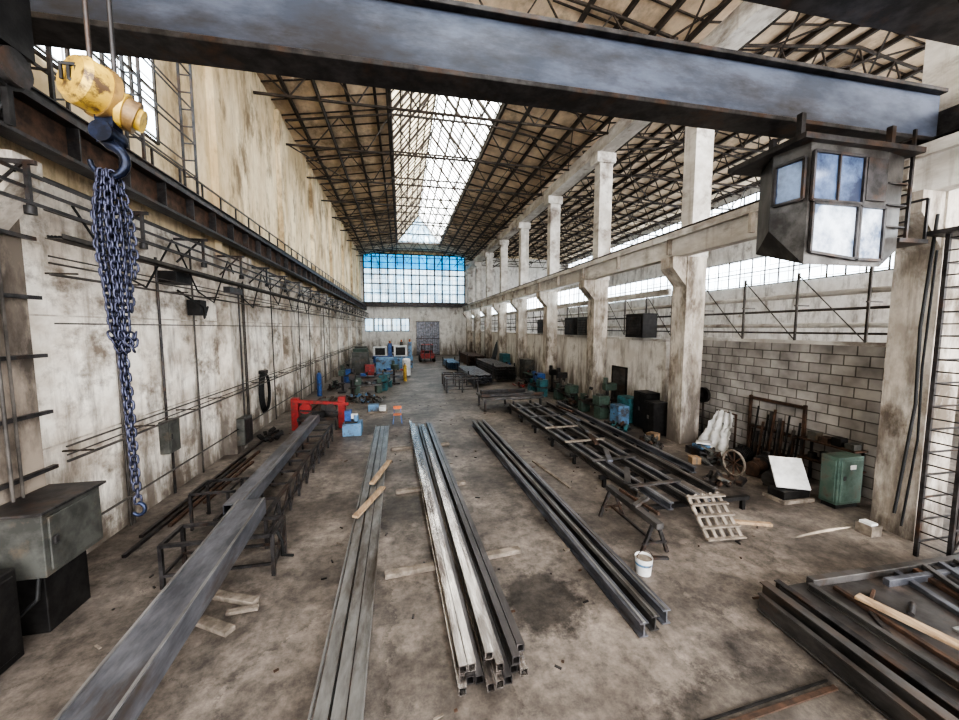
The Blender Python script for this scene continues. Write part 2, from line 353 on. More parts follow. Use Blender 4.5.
while y<YE-8:
    for xa,xb in ((11.5,14.0),(15.5,20),(32,XO-.4),(20,26.5)):
        b.bar((xa,y,19.3),(xb,y+6.15,19.3),.07,.07,'truss')
        if k%2==0:b.bar((xb,y,19.3),(xa,y+6.15,19.3),.07,.07,'truss')
    if k%3==0: b.bar((XL+.4,y,19.3),(-4.5,y+6.15,19.3),.07,.07,'truss')
    y+=6.15;k+=1
b.done()
b=B('eaves_beam')
b.box((14.1,YB,18.6),(15.2,YE,19.5),'concw');b.done()
for (y0,y1) in LAN:
    b=B('skylight_lantern')
    xm=(LX0+LX1)/2;zt=28
    b.add([(LX0,y0,LZ+.2),(LX0,y1,LZ+.2),(xm,y1,zt),(xm,y0,zt)],[(0,1,2,3)],'sky_l')
    b.add([(LX1,y0,LZ+.2),(LX1,y1,LZ+.2),(xm,y1,zt),(xm,y0,zt)],[(0,3,2,1)],'sky_r')
    b.add([(LX0,y1,LZ+.2),(LX1,y1,LZ+.2),(xm,y1,zt)],[(0,1,2)],'endglass')
    b.add([(LX0,y0,LZ+.2),(LX1,y0,LZ+.2),(xm,y0,zt)],[(0,1,2)],'endglass')
    n=int((y1-y0)/1.1)
    for i in range(n+1):
        y=y0+i*(y1-y0)/n
        w=.22 if i%4==0 else .09
        for xa in (LX0,LX1): b.bar((xa,y,LZ+.1),(xm,y,zt-.1),w,w,'truss')
    for f in (.02,.2,.4,.6,.8,.97):
        for xa in (LX0,LX1):
            xx=xa+(xm-xa)*f;zz=LZ+.1+(zt-LZ-.2)*f;b.bar((xx,y0,zz),(xx,y1,zz),.12,.12,'truss')
    for ye in (y0+.1,y1-.1):
        for k in range(1,8):
            x=LX0+(LX1-LX0)*k/8;h=1-abs(x-xm)/(xm-LX0);b.bar((x,ye,LZ+.1),(x,ye,LZ+.1+(zt-LZ)*h),.08,.08,'truss')
    b.box((LX0-.1,y0,LZ-.25),(LX0+.1,y1,LZ+.25),'truss');b.box((LX1-.1,y0,LZ-.25),(LX1+.1,y1,LZ+.25),'truss')
    b.done()
# ------------------------------------------------------------ crane tracks
b=B('crane_runway_right')
b.box((13.5,YB,9.55),(14.0,YE-.9,10.7),'concw');b.box((13.3,YB,10.45),(14.0,YE-.9,10.75),'concw')
b.ibeam((13.75,YB,10.87),(13.75,YE-.9,10.87),.14,.2,'steel')
for i,y in enumerate([7.9+4.6*k for k in range(16)]): b.box((13.28,y-.06,9.7),(13.52,y+.06,10.45),'conc')
b.done()
b=B('crane_runway_left')
b.box((-7.55,YB,9.7),(-7.1,YE-.9,9.78),'steel');b.box((-7.6,YB,10.5),(-7.05,YE-.9,10.62),'steel')
b.box((-7.4,YB,9.78),(-7.34,YE-.9,10.5),'rust')
b.ibeam((-7.2,YB,10.72),(-7.2,YE-.9,10.72),.14,.2,'steel')
y=1
while y<YE-1:
    b.box((-7.34,y-.02,9.78),(-7.1,y+.02,10.5),'steel');y+=1.6
b.done()
b=B('crane_walkway_left')
b.box((-8.0,YB,10.5),(-7.62,YE-.9,10.56),'steel')
y=2
while y<YE-1:
    b.bar((-7.95,y,10.56),(-7.95,y,11.9),.06,.06,'steel')
    b.bar((-7.95,y,10.6),(-7.95,y+1.6,11.3),.03,.03,'steel')
    y+=1.6
for z in (11.3,11.9): b.bar((-7.95,YB,z),(-7.95,YE-.9,z),.06,.06,'steel')
b.done()
b=B('crane_conductor_rails')
for k,z in enumerate((8.35,8.65,8.95)): b.bar((-6.8-.08*k,YB,z),(-6.8-.08*k,YE-1,z),.045,.06,'steel')
y=2.5
while y<YE-1:
    b.bar((-7.74,y,9.1),(-6.7,y,9.1),.08,.08,'steel');b.bar((-6.85,y,8.3),(-6.85,y,9.1),.07,.07,'steel')
    b.bar((-7.7,y,8.3),(-6.9,y,9.1),.05,.05,'steel');b.cyl((-6.85,y,8.3),(-6.85,y,8.15),.09,'black')
    y+=3.2
b.done()
# ------------------------------------------------------------ bridge crane
b=B('bridge_crane_girder')
b.box((-7.4,7.75,10.95),(14.0,8.15,12.1),'girder')
b.box((-7.4,7.6,10.85),(14.0,8.3,10.95),'steel')
b.box((-7.4,7.6,12.1),(14.0,8.3,12.2),'steel')
for x in range(-6,14,3): b.box((x-.03,8.15,10.95),(x+.03,8.28,12.1),'girder')
b.done(.01)
b=B('bridge_crane_girder')
b.box((-7.4,4.4,10.95),(14.0,4.9,12.1),'steel')
b.box((-7.4,4.3,10.8),(14.0,5.05,10.95),'steel')
b.box((-7.4,4.3,12.1),(14.0,5.05,12.2),'steel')
b.done(.01)
b=B('crane_end_truck')
b.box((14.02,3.6,11.0),(14.24,9.2,11.7),'steel')
for y in (4.2,8.6):
    b.cyl((13.65,y,11.22),(13.95,y,11.22),.25,'rust',n=20);b.cyl((13.4,y,11.22),(14.1,y,11.22),.08,'steel')
b.done(.01)
b=B('crane_end_truck')
b.box((-7.75,3.6,11.0),(-7.42,9.2,11.7),'steel')
for y in (4.2,8.6):
    b.cyl((-7.7,y,11.22),(-7.4,y,11.22),.3,'rust',n=20)
b.done(.01)
b=B('crane_operator_cabin')
pl=[(8.95,7.0,7.45),(11.2,7.0,7.45),(11.95,7.15,7.9),(11.95,8.7,7.9),(9.5,8.7,8.0),(8.8,7.75,8.35)]
top=10.1
vb=[(x,y,z) for x,y,z in pl];vt=[(x,y,top) for x,y,z in pl];n=len(pl)
b.add(vb+vt,[(i,(i+1)%n,n+(i+1)%n,n+i) for i in range(n)]+[tuple(range(n))[::-1],tuple(range(n,2*n))],'cab')
b.box((8.6,6.85,top),(12.1,8.85,top+.12),'steel')
def wpane(p0,p1,z0,z1,m,out,z0b=None):
    p0=Vector(p0+(0,));p1=Vector(p1+(0,));o=Vector(out+(0,))*.03
    a=p0+o;c=p1+o;zb=z0 if z0b is None else z0b
    b.add([(a.x,a.y,z0),(c.x,c.y,zb),(c.x,c.y,z1),(a.x,a.y,z1)],[(0,1,2,3)],m)
    f=Vector(out+(0,))*.05
    b.bar((p0+f)+Vector((0,0,z0)),(p1+f)+Vector((0,0,zb)),.06,.06,'steel');b.bar((p0+f)+Vector((0,0,z1)),(p1+f)+Vector((0,0,z1)),.06,.06,'steel')
    b.bar((p0+f)+Vector((0,0,z0)),(p0+f)+Vector((0,0,z1)),.06,.06,'steel');b.bar((p1+f)+Vector((0,0,zb)),(p1+f)+Vector((0,0,z1)),.06,.06,'steel')
wpane((9.0,7.0),(10.45,7.0),8.85,9.9,'cglass',(0,-1))
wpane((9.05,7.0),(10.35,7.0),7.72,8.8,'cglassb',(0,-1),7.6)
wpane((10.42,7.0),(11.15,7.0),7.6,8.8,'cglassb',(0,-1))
wpane((8.83,7.68),(8.93,7.08),8.9,9.8,'cglass',(-.95,-.3))
b.bar((9.7,6.93,8.85),(9.7,6.93,9.9),.04,.04,'steel')
b.box((10.55,6.95,8.95),(11.15,7.0,9.9),'steel')
for k in range(3): b.box((11.3,7.0,8.4+k*.5),(11.9,7.1,8.43+k*.5),'steel')
for x,y in ((9.0,7.3),(11.7,7.3),(9.5,8.4),(11.7,8.4)): b.bar((x,y,top+.1),(x,y,10.85),.12,.12,'steel')
b.bar((12.3,7.2,8.2),(12.3,7.2,10.8),.06,.06,'steel');b.bar((12.3,8.4,8.2),(12.3,8.4,10.8),.06,.06,'steel')
for k in range(8): b.bar((12.3,7.2,8.3+k*.33),(12.3,8.4,8.3+k*.33),.04,.04,'steel')
b.box((11.95,7.1,8.1),(12.9,8.6,8.2),'steel')
for yy in (7.15,8.55): b.bar((12.85,yy,8.2),(12.85,yy,9.2),.05,.05,'steel')
b.bar((12.85,7.15,9.2),(12.85,8.55,9.2),.05,.05,'steel')
b.done()
# ------------------------------------------------------------ hoist with chains
b=B('chain_hoist')
b.cyl((-1.93,2.90,7.53),(-1.88,3.0,7.515),.152,'yellow',n=36)
b.cyl((-1.945,2.87,7.535),(-1.93,2.90,7.53),.125,'yellow',.15,n=36)
b.cyl((-1.885,2.99,7.515),(-1.865,3.03,7.51),.163,'brown',n=36)
b.cyl((-1.87,3.02,7.47),(-1.73,3.09,7.41),.105,'brown',n=28);b.cyl((-1.80,3.05,7.44),(-1.77,3.06,7.43),.115,'yellow',n=28)
b.cyl((-1.73,3.09,7.41),(-1.70,3.10,7.40),.072,'yellow',n=20)
for k in range(3): b.bar((-1.985+.04*k,2.862,7.585),(-1.985+.04*k,2.862,7.50),.016,.012,'black')
b.bar((-1.99,2.86,7.59),(-1.90,2.87,7.595),.012,.018,'black');b.bar((-1.945,2.86,7.50),(-1.885,2.875,7.505),.012,.018,'black')
b.box((-1.91,2.98,7.2),(-1.81,3.07,7.38),'hook')
b.cyl((-1.865,2.95,7.26),(-1.865,3.10,7.26),.065,'hook',n=20)
pts=[];rad=[]
for i in range(15):
    t=math.radians(95-i*19.5);pts.append((-1.865+.10*math.cos(t),3.0,7.09+.10*math.sin(t)));rad.append(.036-.0014*i)
b.path([(-1.865,3,7.28),(-1.87,3,7.21)]+pts[1:],.03,'hook',8,False,[.03,.034]+rad[1:])
b.cyl((-1.92,3.0,7.6),(-1.92,3.0,11.08),.014,'steel',n=8);b.cyl((-1.82,3.05,7.5),(-1.82,3.05,11.08),.014,'steel',n=8)
b.box((-2.2,2.8,10.8),(-1.6,3.3,11.1),'steel');b.ibeam((-1.9,0,11.25),(-1.9,4.28,11.25),.25,.35,'steel')
for k in range(9):
    ox=(-.09+.024*k)+random.uniform(-.006,.006);oy=random.uniform(-.06,.06)
    zb=[6.25,5.98,5.90,6.22,5.88,5.95,6.1,6.0,6.35][k]
    b.chainpath([(-1.87+ox*.4,3+oy*.5,7.0),(-1.87+ox*.7,3+oy,6.75),(-1.865+ox*.75,3+oy,6.5),(-1.85+ox*.55,3+oy,zb)],.062,.036,.0075,'chain',k)
for k in range(3):
    b.chainpath([(-1.90+.04*k,2.96,5.95),(-1.87+.04*k,2.97,5.86),(-1.84+.03*k,2.99,5.95)],.062,.036,.0075,'chain',k)
b.chainpath([(-1.865,3,5.95),(-1.85,3,5.5),(-1.85,3,4.78)],.066,.038,.008,'chain')
b.chainpath([(-1.885,3,5.95),(-1.875,3.01,5.45),(-1.86,3,4.9)],.066,.038,.008,'chain',1)
pts=[(-1.85+.04*math.cos(math.radians(90-i*30)),3,4.72+.045*math.sin(math.radians(90-i*30))) for i in range(9)]
b.path(pts,.013,'hook',6)
b.done()
b=B('crane_cable_festoon')
b.box((-5.9,6.6,9.95),(-5.3,7.2,10.85),'black');b.cyl((-5.6,6.9,9.7),(-5.3,6.9,9.7),.25,'steel',n=20);b.cyl((-5.5,6.9,9.7),(-5.42,6.9,9.7),.3,'black',n=20)
b.box((-6.3,6.7,9.6),(-6.0,7.1,10.85),'steel');b.bar((-5.45,6.9,9.6),(-5.45,6.9,8.9),.08,.08,'black')
b.path([(-6.1,6.9,9.6),(-6.0,6.9,9.1),(-5.7,6.9,8.9),(-5.5,6.9,9.2)],.03,'rubber',6)
b.done()
b=B('access_ladder_tower')
for x in (-7.8,-7.4):
    for y in (10.4,13.4,16.4): b.bar((x,y,10.85),(x,y,19),.07,.07,'steel')
for k in range(14):
    z=11+k*.6
    b.bar((-7.4,10.4,z),(-7.4,16.4,z),.04,.04,'steel') if k%2 else b.bar((-7.8,10.4,z),(-7.8,16.4,z),.04,.04,'steel')
    for y in (10.4,13.4,16.4): b.bar((-7.8,y,z),(-7.4,y,z),.04,.04,'steel')
for k in range(5): b.bar((-7.4,10.4,11+k*1.6),(-7.4,13.4,12.6+k*1.6),.04,.04,'steel')
b.done()
# ------------------------------------------------------------ left wall things
b=B('electrical_switchbox')
b.box((-7.7,8.3,1.25),(-6.7,9.7,2.5),'grey');b.box((-6.7,8.4,1.35),(-6.66,9.6,2.4),'grey')
b.box((-6.66,8.42,1.85),(-6.6,8.52,2.0),'steel');b.box((-7.7,8.2,2.5),(-6.62,9.8,2.56),'steel')
b.cyl((-7.6,8.9,2.5),(-7.6,8.9,8.0),.035,'cpipe',n=8);b.cyl((-7.6,9.1,2.5),(-7.6,9.1,8.0),.03,'cpipe',n=8)
b.box((-7.7,8.5,0),(-6.9,9.5,1.25),'black')
b.path([(-6.9,8.4,1.3),(-6.8,8.2,.9),(-7.2,8.1,.5),(-7.3,8.3,.1)],.04,'rubber',6)
b.done(.02)
b=B('control_cabinet')
b.box((-7.7,6.9,0),(-6.9,8.0,1.7),'black');b.box((-6.9,7.0,.15),(-6.86,7.9,1.6),'black');b.box((-6.86,7.2,.8),(-6.8,7.3,1),'steel')
b.done(.02)
b=B('pilaster_brackets')
for k in range(5):
    z=2.9+k*1.25;b.bar((-7.69,8.5,z),(-7.69,10.0,z),.1,.08,'steel')
b.done()
b=B('wall_electric_box')
b.box((XL,14.7,1.6),(XL+.3,15.4,2.75),'grey');b.box((XL+.3,14.76,1.66),(XL+.33,15.34,2.69),'grey');b.box((XL+.33,14.8,2.1),(XL+.36,14.84,2.3),'steel')
b.cyl((XL+.12,15.0,2.75),(XL+.12,15.0,8.4),.045,'steel',n=8);b.cyl((XL+.12,15.2,.0),(XL+.12,15.2,1.6),.045,'steel',n=8);b.done(.015)
b=B('wall_electric_box')
b.box((XL+.56,19.4,.4),(XL+.9,20.4,1.7),'grey');b.box((XL+.9,19.46,.46),(XL+.93,20.34,1.64),'steel');b.cyl((XL+.75,19.9,1.7),(XL+.75,19.9,7.9),.04,'steel',n=8);b.done(.015)
b=B('hose_coil')
for k in range(4):
    pts=[(XL+.2+.05*k,24.3+(.75-.06*k)*math.cos(t*.2618),2.2+(1.25-.07*k)*math.sin(t*.2618)) for t in range(24)]
    b.path(pts,.045,'rubber',6,True)
b.box((XL+.01,24.1,3.3),(XL+.4,24.5,3.5),'steel');b.done()
b=B('wall_pipes')
for z,r in ((2.9,.035),(3.25,.025),(3.05,.02),(7.2,.035),(7.45,.025),(7.6,.02),(1.2,.03),(6.1,.02),(9.3,.03),(8.6,.02)):
    b.cyl((XL+.62,10.3,z),(XL+.62,YE-1,z),r,'cpipe',n=6)
for y in (12.9,13.05,17.2,22,22.2,26.5,33,36.5,41,43,46,51): b.cyl((XL+.12,y,.0),(XL+.12,y,9.2),.035,'cpipe',n=8)
y=11
while y<YE-1: b.bar((XL,y,7.3),(XL+.65,y,7.3),.04,.04,'truss');b.bar((XL,y,2.95),(XL+.65,y,2.95),.04,.04,'truss');y+=2.4
random.seed(5)
for k in range(12):
    y=11.0+k*4.2;b.path([(XL+.66,y,8.9),(XL+.7,y+1.2,8.1-random.random()*.9),(XL+.7,y+2.4,7.9-random.random()*.9),(XL+.66,y+4,9.0)],.03,'rubber',6)
# cable tray with bundled cables
b.box((XL+.58,10.3,7.98),(XL+.92,YE-1,8.0),'cpipe');b.box((XL+.90,10.3,7.98),(XL+.92,YE-1,8.1),'cpipe')
for k in range(4): b.cyl((XL+.64+.07*k,10.3,8.03),(XL+.64+.07*k,YE-1,8.03),.03,'rubber',n=6)
b.done()
b=B('wall_mounted_switchgear')
b.box((XL,15.3,7.6),(XL+.55,16.3,8.0),'black');b.box((XL+.1,16.8,6.5),(XL+.55,17.3,7.1),'black');b.box((XL+.95,17.9,7.5),(XL+1.2,19.2,7.75),'steel')
b.path([(XL+.2,16,7.4),(XL+.8,16.5,6.8),(XL+.5,17.2,6.4),(XL+.2,18.2,6.9)],.04,'rubber',6);b.done()
b=B('steel_angle_offcuts')
for k,(x,y0,y1) in enumerate(((-7.2,11,18.5),(-6.95,12.5,19.5),(-7.4,12,22),(-6.7,14,18))):
    b.bar((x,y0,.06),(x+.1,y1,.06),.1,.08,'rust' if k%2 else 'steel')
b.done()
# ------------------------------------------------------------ long stock
b=B('steel_h_beam')
b.tube((-4.45,10.7,1.17),(-4.65,21.2,1.17),.5,.36,'beam',.03)
b.bar((-4.28,10.7,1.36),(-4.48,21.2,1.36),.03,.03,'plate')
b.done()
b=B('steel_h_beam')
b.chan((-3.55,2.6,1.3),(-3.95,10.55,1.3),.66,.42,'beam',.04)
b.bar((-3.25,2.6,1.52),(-3.65,10.55,1.52),.04,.03,'plate');b.bar((-3.85,2.6,1.52),(-4.25,10.55,1.52),.04,.03,'plate')
b.done()
b=B('roller_rack')
for x in (-4.9,-3.7):
    b.bar((x,10.7,.94),(x,20.8,.94),.09,.09,'steel')
b.bar((-3.7,10.7,.4),(-3.7,20.8,.4),.07,.07,'steel')
y=10.75;k=0
while y<20.9:
    for x in (-4.9,-3.7): b.bar((x,y,0),(x,y,.95),.08,.08,'steel')
    b.bar((-4.9,y,.93),(-3.7,y,.93),.07,.07,'steel')
    b.bar((-3.7,y,.05),(-3.7,min(y+1.1,20.8),.9),.05,.05,'steel')
    y+=1.1
b.done()
b=B('steel_trestle')
for x in (-5.5,-3.15):
    for y in (9.5,10.4): b.bar((x,y,0),(x,y,1.05),.08,.08,'steel')
    b.bar((x,9.5,1.02),(x,10.4,1.02),.08,.08,'steel');b.bar((x,9.5,.3),(x,10.4,.3),.06,.06,'steel')
for y in (9.5,10.4):
    b.bar((-5.5,y,1.02),(-3.15,y,1.02),.08,.08,'steel');b.bar((-5.5,y,.3),(-3.15,y,.3),.06,.06,'steel')
b.bar((-3.15,9.5,.1),(-3.15,10.4,1.0),.05,.05,'steel')
b.path([(-3.2,9.9,1.0),(-3.05,9.9,.6),(-3.1,10.0,.2),(-2.9,10.2,.04)],.04,'rubber',6)
b.done()
b=B('steel_trestle')
for x in (-6.2,-5.2):
    for y in (12.2,13.2): b.bar((x,y,0),(x,y,1.1),.07,.07,'steel')
    b.bar((x,12.2,1.1),(x,13.2,1.1),.07,.07,'steel')
for y in (12.2,13.2): b.bar((-6.2,y,1.1),(-5.0,y,1.1),.07,.07,'steel')
b.done()
for (p,q,w,h) in (((-4.2,8.95,.06),(-3.2,8.5,.06),.2,.12),((-4.15,8.2,.05),(-3.4,7.75,.05),.22,.1),((-3.7,8.3,.05),(-3.1,8.35,.05),.12,.08)):
    b=B('timber_block');b.bar(p,q,w,h,'woodg');b.done(.01)
b=B('steel_channel_pack')
for k,(x) in enumerate((-1.28,-1.03,-.80)):
    b.bar((x+.02,4.6,.13+.0*k),(x-.15,22.4,.13),.225,.22,'plate')
    b.bar((x+.13,4.6,.245),(x-.04,22.4,.245),.02,.02,'steel')
b.bar((-1.42,4.6,.27),(-1.57,22.4,.27),.03,.1,'plate')
b.bar((-.66,4.6,.27),(-.83,22.4,.27),.03,.1,'plate')
b.done()
for (p,q,w,h) in (((-1.45,11.3,.37),(-.75,13.3,.37),.2,.08),((-1.15,13.7,.37),(-.6,16.0,.37),.2,.08)):
    b=B('wooden_plank');b.bar(p,q,w,h,'wood');b.done(.008)
for y,x0,x1 in ((8.95,-.5,3.0),(13.6,-.3,2.3),(18.6,-.6,2.3)):
    b=B('timber_sleeper');b.bar((x0,y-.1,.06),(x1,y+.25,.06),.2,.12,'woodg');b.done(.01)
b=B('square_tube_bundle')
random.seed(7)
w=.15
for layer in range(2):
    for k in range(8):
        x=.86+k*w*1.02+layer*.04
        y0=5.45+random.uniform(-.12,.3)+.03*k;y1=22.2+random.uniform(-.7,.5)
        if layer==1 and k in (2,5): continue
        xf=.42+k*.165
        b.tube((x,y0+.1*layer,.20+layer*.155),(xf,y1,.20+layer*.155),w*.93,w*.97,'tube' if (k*3+layer)%4 in (0,1) else 'tubedk')
b.tube((1.35,5.7,.51),(1.05,21,.51),.14,.14,'tube')
b.done()
b=B('steel_rail_pair')
for k,x in enumerate((4.5,4.82,5.15)):
    b.ibeam((x,6.0+.1*k,.17),(x-.28,22.4,.17),.19,.3,'beam' if k!=1 else 'rackst',.025)
    b.bar((x,6.0+.1*k,.33),(x-.28,22.4,.33),.05,.02,'plate')
b.bar((4.2,9.0,.02),(5.4,9.1,.02),.1,.04,'woodg')
b.done()
b=B('wooden_plank')
b.bar((6.1,12.6,.04),(5.7,15.6,.04),.12,.06,'woodg');b.done()
b=B('assembly_rack')
for k,x in enumerate((7.5,7.95,8.75,9.2,10.1,10.9)):
    y0=[10.6,9.6,9.3,9.5,10.2,12][k];b.ibeam((x,y0,.58),(x-.1+.05*k,25.2,.58),.2,.24,'beam' if k%2 else 'rackst',.03)
    b.bar((x,y0,.71),(x-.1+.05*k,25.2,.71),.06,.015,'plate')
y=10.0
while y<25.5:
    b.bar((7.2,y,.39),(11.2,y,.39),.14,.13,'black')
    for x in (7.4,9.2,11.0): b.bar((x,y,0),(x,y,.35),.12,.12,'black')
    b.bar((7.3,y+.8,.75),(9.3,y+.9,.75),.16,.06,'woodg' if int(y)%2 else 'rackst')
    y+=2.5
for k in range(6): b.bar((7.4+k*.6,11+k*2.1,.76),(8.2+k*.4,12.3+k*2.2,.76),.2,.08,('rackst','beam','rust')[k%3])
b.done()
b=B('work_table')
b.box((5.6,25.8,.85),(10.2,28.4,1.0),'rackst')
for x in (5.8,7.9,10.0):
    for y in (26.0,28.2): b.bar((x,y,0),(x,y,.85),.14,.14,'steel')
b.bar((5.6,26.4,1.1),(10.4,26.4,1.1),.2,.2,'steel');b.bar((5.8,27.6,1.15),(9.4,27.8,1.15),.3,.3,'steel')
b.done(.01)
b=B('wooden_pallet')
ax,ay=8.35,8.55
for k in range(5):
    xx=ax+k*.25;b.bar((xx,ay-.03*k,.05),(xx-.2,ay+.65,1.1),.12,.05,'woodg')
for t in (0.05,.3,.55,.8,.97):
    b.bar((ax-.08-.2*t,ay+.65*t-.06,.05+1.05*t),(ax+1.1-.2*t,ay+.65*t-.15,.05+1.05*t),.13,.04,'woodg')
b.done()
b=B('timber_offcut');b.bar((9.9,9.3,.05),(10.9,8.9,.05),.14,.08,'wood');b.done()
b=B('saw_horse')
b.bar((6.5,8.2,.85),(6.5,10.7,.85),.2,.16,'rackst');b.bar((6.75,8.6,.97),(6.6,10.2,.97),.08,.08,'rust')
for y in (8.4,10.5):
    for s_ in (-1,1): b.bar((6.5+s_*.4,y,0),(6.5+s_*.08,y,.8),.08,.08,'steel')
    b.bar((6.15,y,.3),(6.85,y,.3),.06,.06,'steel')
b.bar((6.5,8.4,.3),(6.5,10.5,.3),.06,.06,'steel')
b.bar((6.4,9.2,.93),(6.9,9.3,1.1),.14,.1,'rackst')
b.bar((5.9,8.3,.03),(6.7,8.1,.03),.1,.06,'steel')
b.done()
b=B('paint_bucket')
b.cyl((5.72,7.75,.0),(5.72,7.75,.42),.17,'white',.21,n=24,cap=False);b.cyl((5.72,7.75,.01),(5.72,7.75,.02),.17,'white',n=24)
b.cyl((5.72,7.75,.24),(5.72,7.75,.30),.197,'lblue',.203,n=24,cap=False)
b.path([(5.72+.21*math.cos(t*math.pi/8),7.75-.02,.40+.2*math.sin(t*math.pi/8)) for t in range(9)],.01,'steel',5)
b.cyl((5.72,7.75,.36),(5.72,7.75,.365),.19,'woodg',n=24)
b.done()
b=B('welding_platform')
b.box((7.9,2.6,.3),(13.4,6.2,.42),'ptop')
b.ibeam((7.45,2.7,.3),(7.6,6.3,.3),.2,.45,'rackst');b.ibeam((7.2,2.9,.22),(7.35,6.15,.22),.12,.38,'rackst')
b.ibeam((7.8,2.7,.36),(7.95,6.3,.36),.14,.3,'steel')
for x in (8.2,10,12,13.2):
    for y in (2.9,5.9): b.box((x-.12,y-.12,0),(x+.12,y+.12,.3),'black')
b.bar((8.6,6.1,.5),(13.2,6.0,.5),.16,.16,'rackst')
b.bar((10.2,5.75,.5),(13.2,5.65,.5),.12,.16,'beam')
for k in range(6): b.bar((10.3+.5*k,4.0,.47),(10.9+.55*k,6.0,.47),.14,.1,('beam','rust','rackst')[k%3])
for k in range(4): b.bar((10.9+.5*k,4.5,.58),(11.6+.5*k,5.9,.58),.12,.1,('rackst','beam')[k%2])
b.box((9.9,3.6,.42),(10.6,4.6,.47),'plate')
b.ibeam((8.3,2.8,.5),(8.45,6.0,.5),.12,.16,'rackst');b.bar((8.8,2.9,.46),(9.0,5.9,.46),.1,.08,'rust')
b.cyl((9.6,5.0,.45),(10.0,5.2,.45),.05,'steel');b.bar((9.2,5.4,.46),(9.7,5.65,.46),.06,.06,'rust');b.bar((8.5,4.6,.45),(8.9,5.2,.45),.08,.06,'steel')
b.done(.008)
b=B('wooden_plank');b.bar((9.0,5.5,.56),(9.5,3.3,.56),.22,.06,'wood');b.done(.006)
b=B('floor_rail');b.bar((3.6,4.25,.02),(7.0,4.45,.02),.08,.03,'rust');b.bar((3.6,4.38,.02),(7.0,4.58,.02),.03,.03,'black');b.done()
# ------------------------------------------------------------ machines
b=B('band_saw')
b.box((-3.3,21.4,0),(-2.3,22.4,.7),'lblue');b.box((-3.2,21.5,.7),(-2.5,22.3,.8),'steel')
b.box((-3.2,21.6,.8),(-2.85,22.1,1.4),'blue');b.cyl((-2.6,21.7,.8),(-2.6,21.7,1.15),.14,'lblue');b.box((-2.85,21.6,.95),(-2.5,21.9,1.2),'white')
for x in (-6.2,-3.6): b.box((x-.2,23.3,0),(x+.2,23.8,1.9),'red')
b.bar((-6.4,23.4,1.75),(-3.2,23.4,1.45),.25,.18,'red');b.bar((-5.9,23.2,1.2),(-3.8,23.2,1.0),.12,.1,'steel')
b.cyl((-5.6,23.2,1.3),(-5.6,23.45,1.3),.32,'red',n=24);b.cyl((-4.2,23.2,1.2),(-4.2,23.45,1.2),.32,'steel',n=24)
b.box((-6.0,22.9,.6),(-3.8,24.2,.8),'steel');b.box((-5.2,23.0,.8),(-4.5,23.4,1.1),'black');b.box((-4.9,23.9,.8),(-4.4,24.2,1.7),'grey')
for x in (-5.9,-3.9):
    for y in (23,24.1): b.bar((x,y,0),(x,y,.6),.1,.1,'steel')
b.done(.02)
def lathe(x,y,rz_,m,name='lathe'):
    b=B(name,(x,y,0),rz_)
    b.box((-1.4,-.35,0),(-.7,.35,.8),m);b.box((.8,-.35,0),(1.3,.35,.8),m);b.box((-1.4,-.3,.7),(1.4,.3,.9),'steel')
    b.box((-1.4,-.4,.9),(-.6,.4,1.5),m);b.cyl((-.6,0,1.2),(-.45,0,1.2),.25,'steel');b.cyl((1.0,0,1.15),(.6,0,1.15),.08,'steel')
    b.box((.9,-.15,.9),(1.3,.15,1.3),m);b.box((-.1,-.4,.9),(.35,.35,1.1),'steel');b.cyl((.1,-.45,1.0),(.1,-.5,1.0),.12,'plate')
    b.cyl((-1.0,-.4,1.3),(-1.0,-.46,1.3),.1,'plate');b.bar((-1.2,-.42,1.3),(-1.2,-.5,1.1),.03,.03,'black');b.cyl((-.7,-.36,.75),(1.2,-.36,.75),.03,'plate',n=8)
    b.box((-1.35,.1,1.5),(-.9,.35,1.65),'grey');b.bar((.2,.3,1.1),(.1,.2,1.9),.03,.03,'black');b.cyl((.1,.2,1.9),(.0,.0,1.8),.08,'black',.12,n=10)
    b.done(.02)
def drill(x,y,rz_,m):
    b=B('drill_press',(x,y,0),rz_)
    b.box((-.35,-.5,0),(.35,.4,.15),'steel');b.cyl((0,.15,.15),(0,.15,2.1),.11,'steel');b.box((-.25,-.45,1.6),(.25,.4,2.1),m)
    b.cyl((0,.3,2.1),(0,.3,2.5),.16,m);b.cyl((0,-.3,1.6),(0,-.3,1.25),.05,'steel');b.box((-.3,-.5,.85),(.3,.05,.93),'steel')
    for t in range(3):
        a=t*2.1;b.bar((.27,-.2,1.75),(.32,-.2+.3*math.cos(a),1.75+.3*math.sin(a)),.03,.03,'steel')
    b.done(.02)
def cabinet(x,y,rz_,w,d,h,m,name='tool_cabinet'):
    b=B(name,(x,y,0),rz_)
    b.box((-w/2,-d/2,.08),(w/2,d/2,h),m);b.box((-w/2+.04,-d/2-.03,.14),(-.01,-d/2,h-.06),m);b.box((.01,-d/2-.03,.14),(w/2-.04,-d/2,h-.06),m)
    b.box((-.06,-d/2-.06,h*.5),(-.03,-d/2-.03,h*.6),'plate');b.box((.03,-d/2-.06,h*.5),(.06,-d/2-.03,h*.6),'plate')
    for k in range(3): b.box((-w/2+.12,-d/2-.035,h*.85-k*.05),(-.1,-d/2-.03,h*.85-k*.05+.02),'black')
    for sx in (-1,1):
        for sy in (-1,1): b.box((sx*(w/2-.08)-.04,sy*(d/2-.08)-.04,0),(sx*(w/2-.08)+.04,sy*(d/2-.08)+.04,.08),'steel')
    b.done(.015)
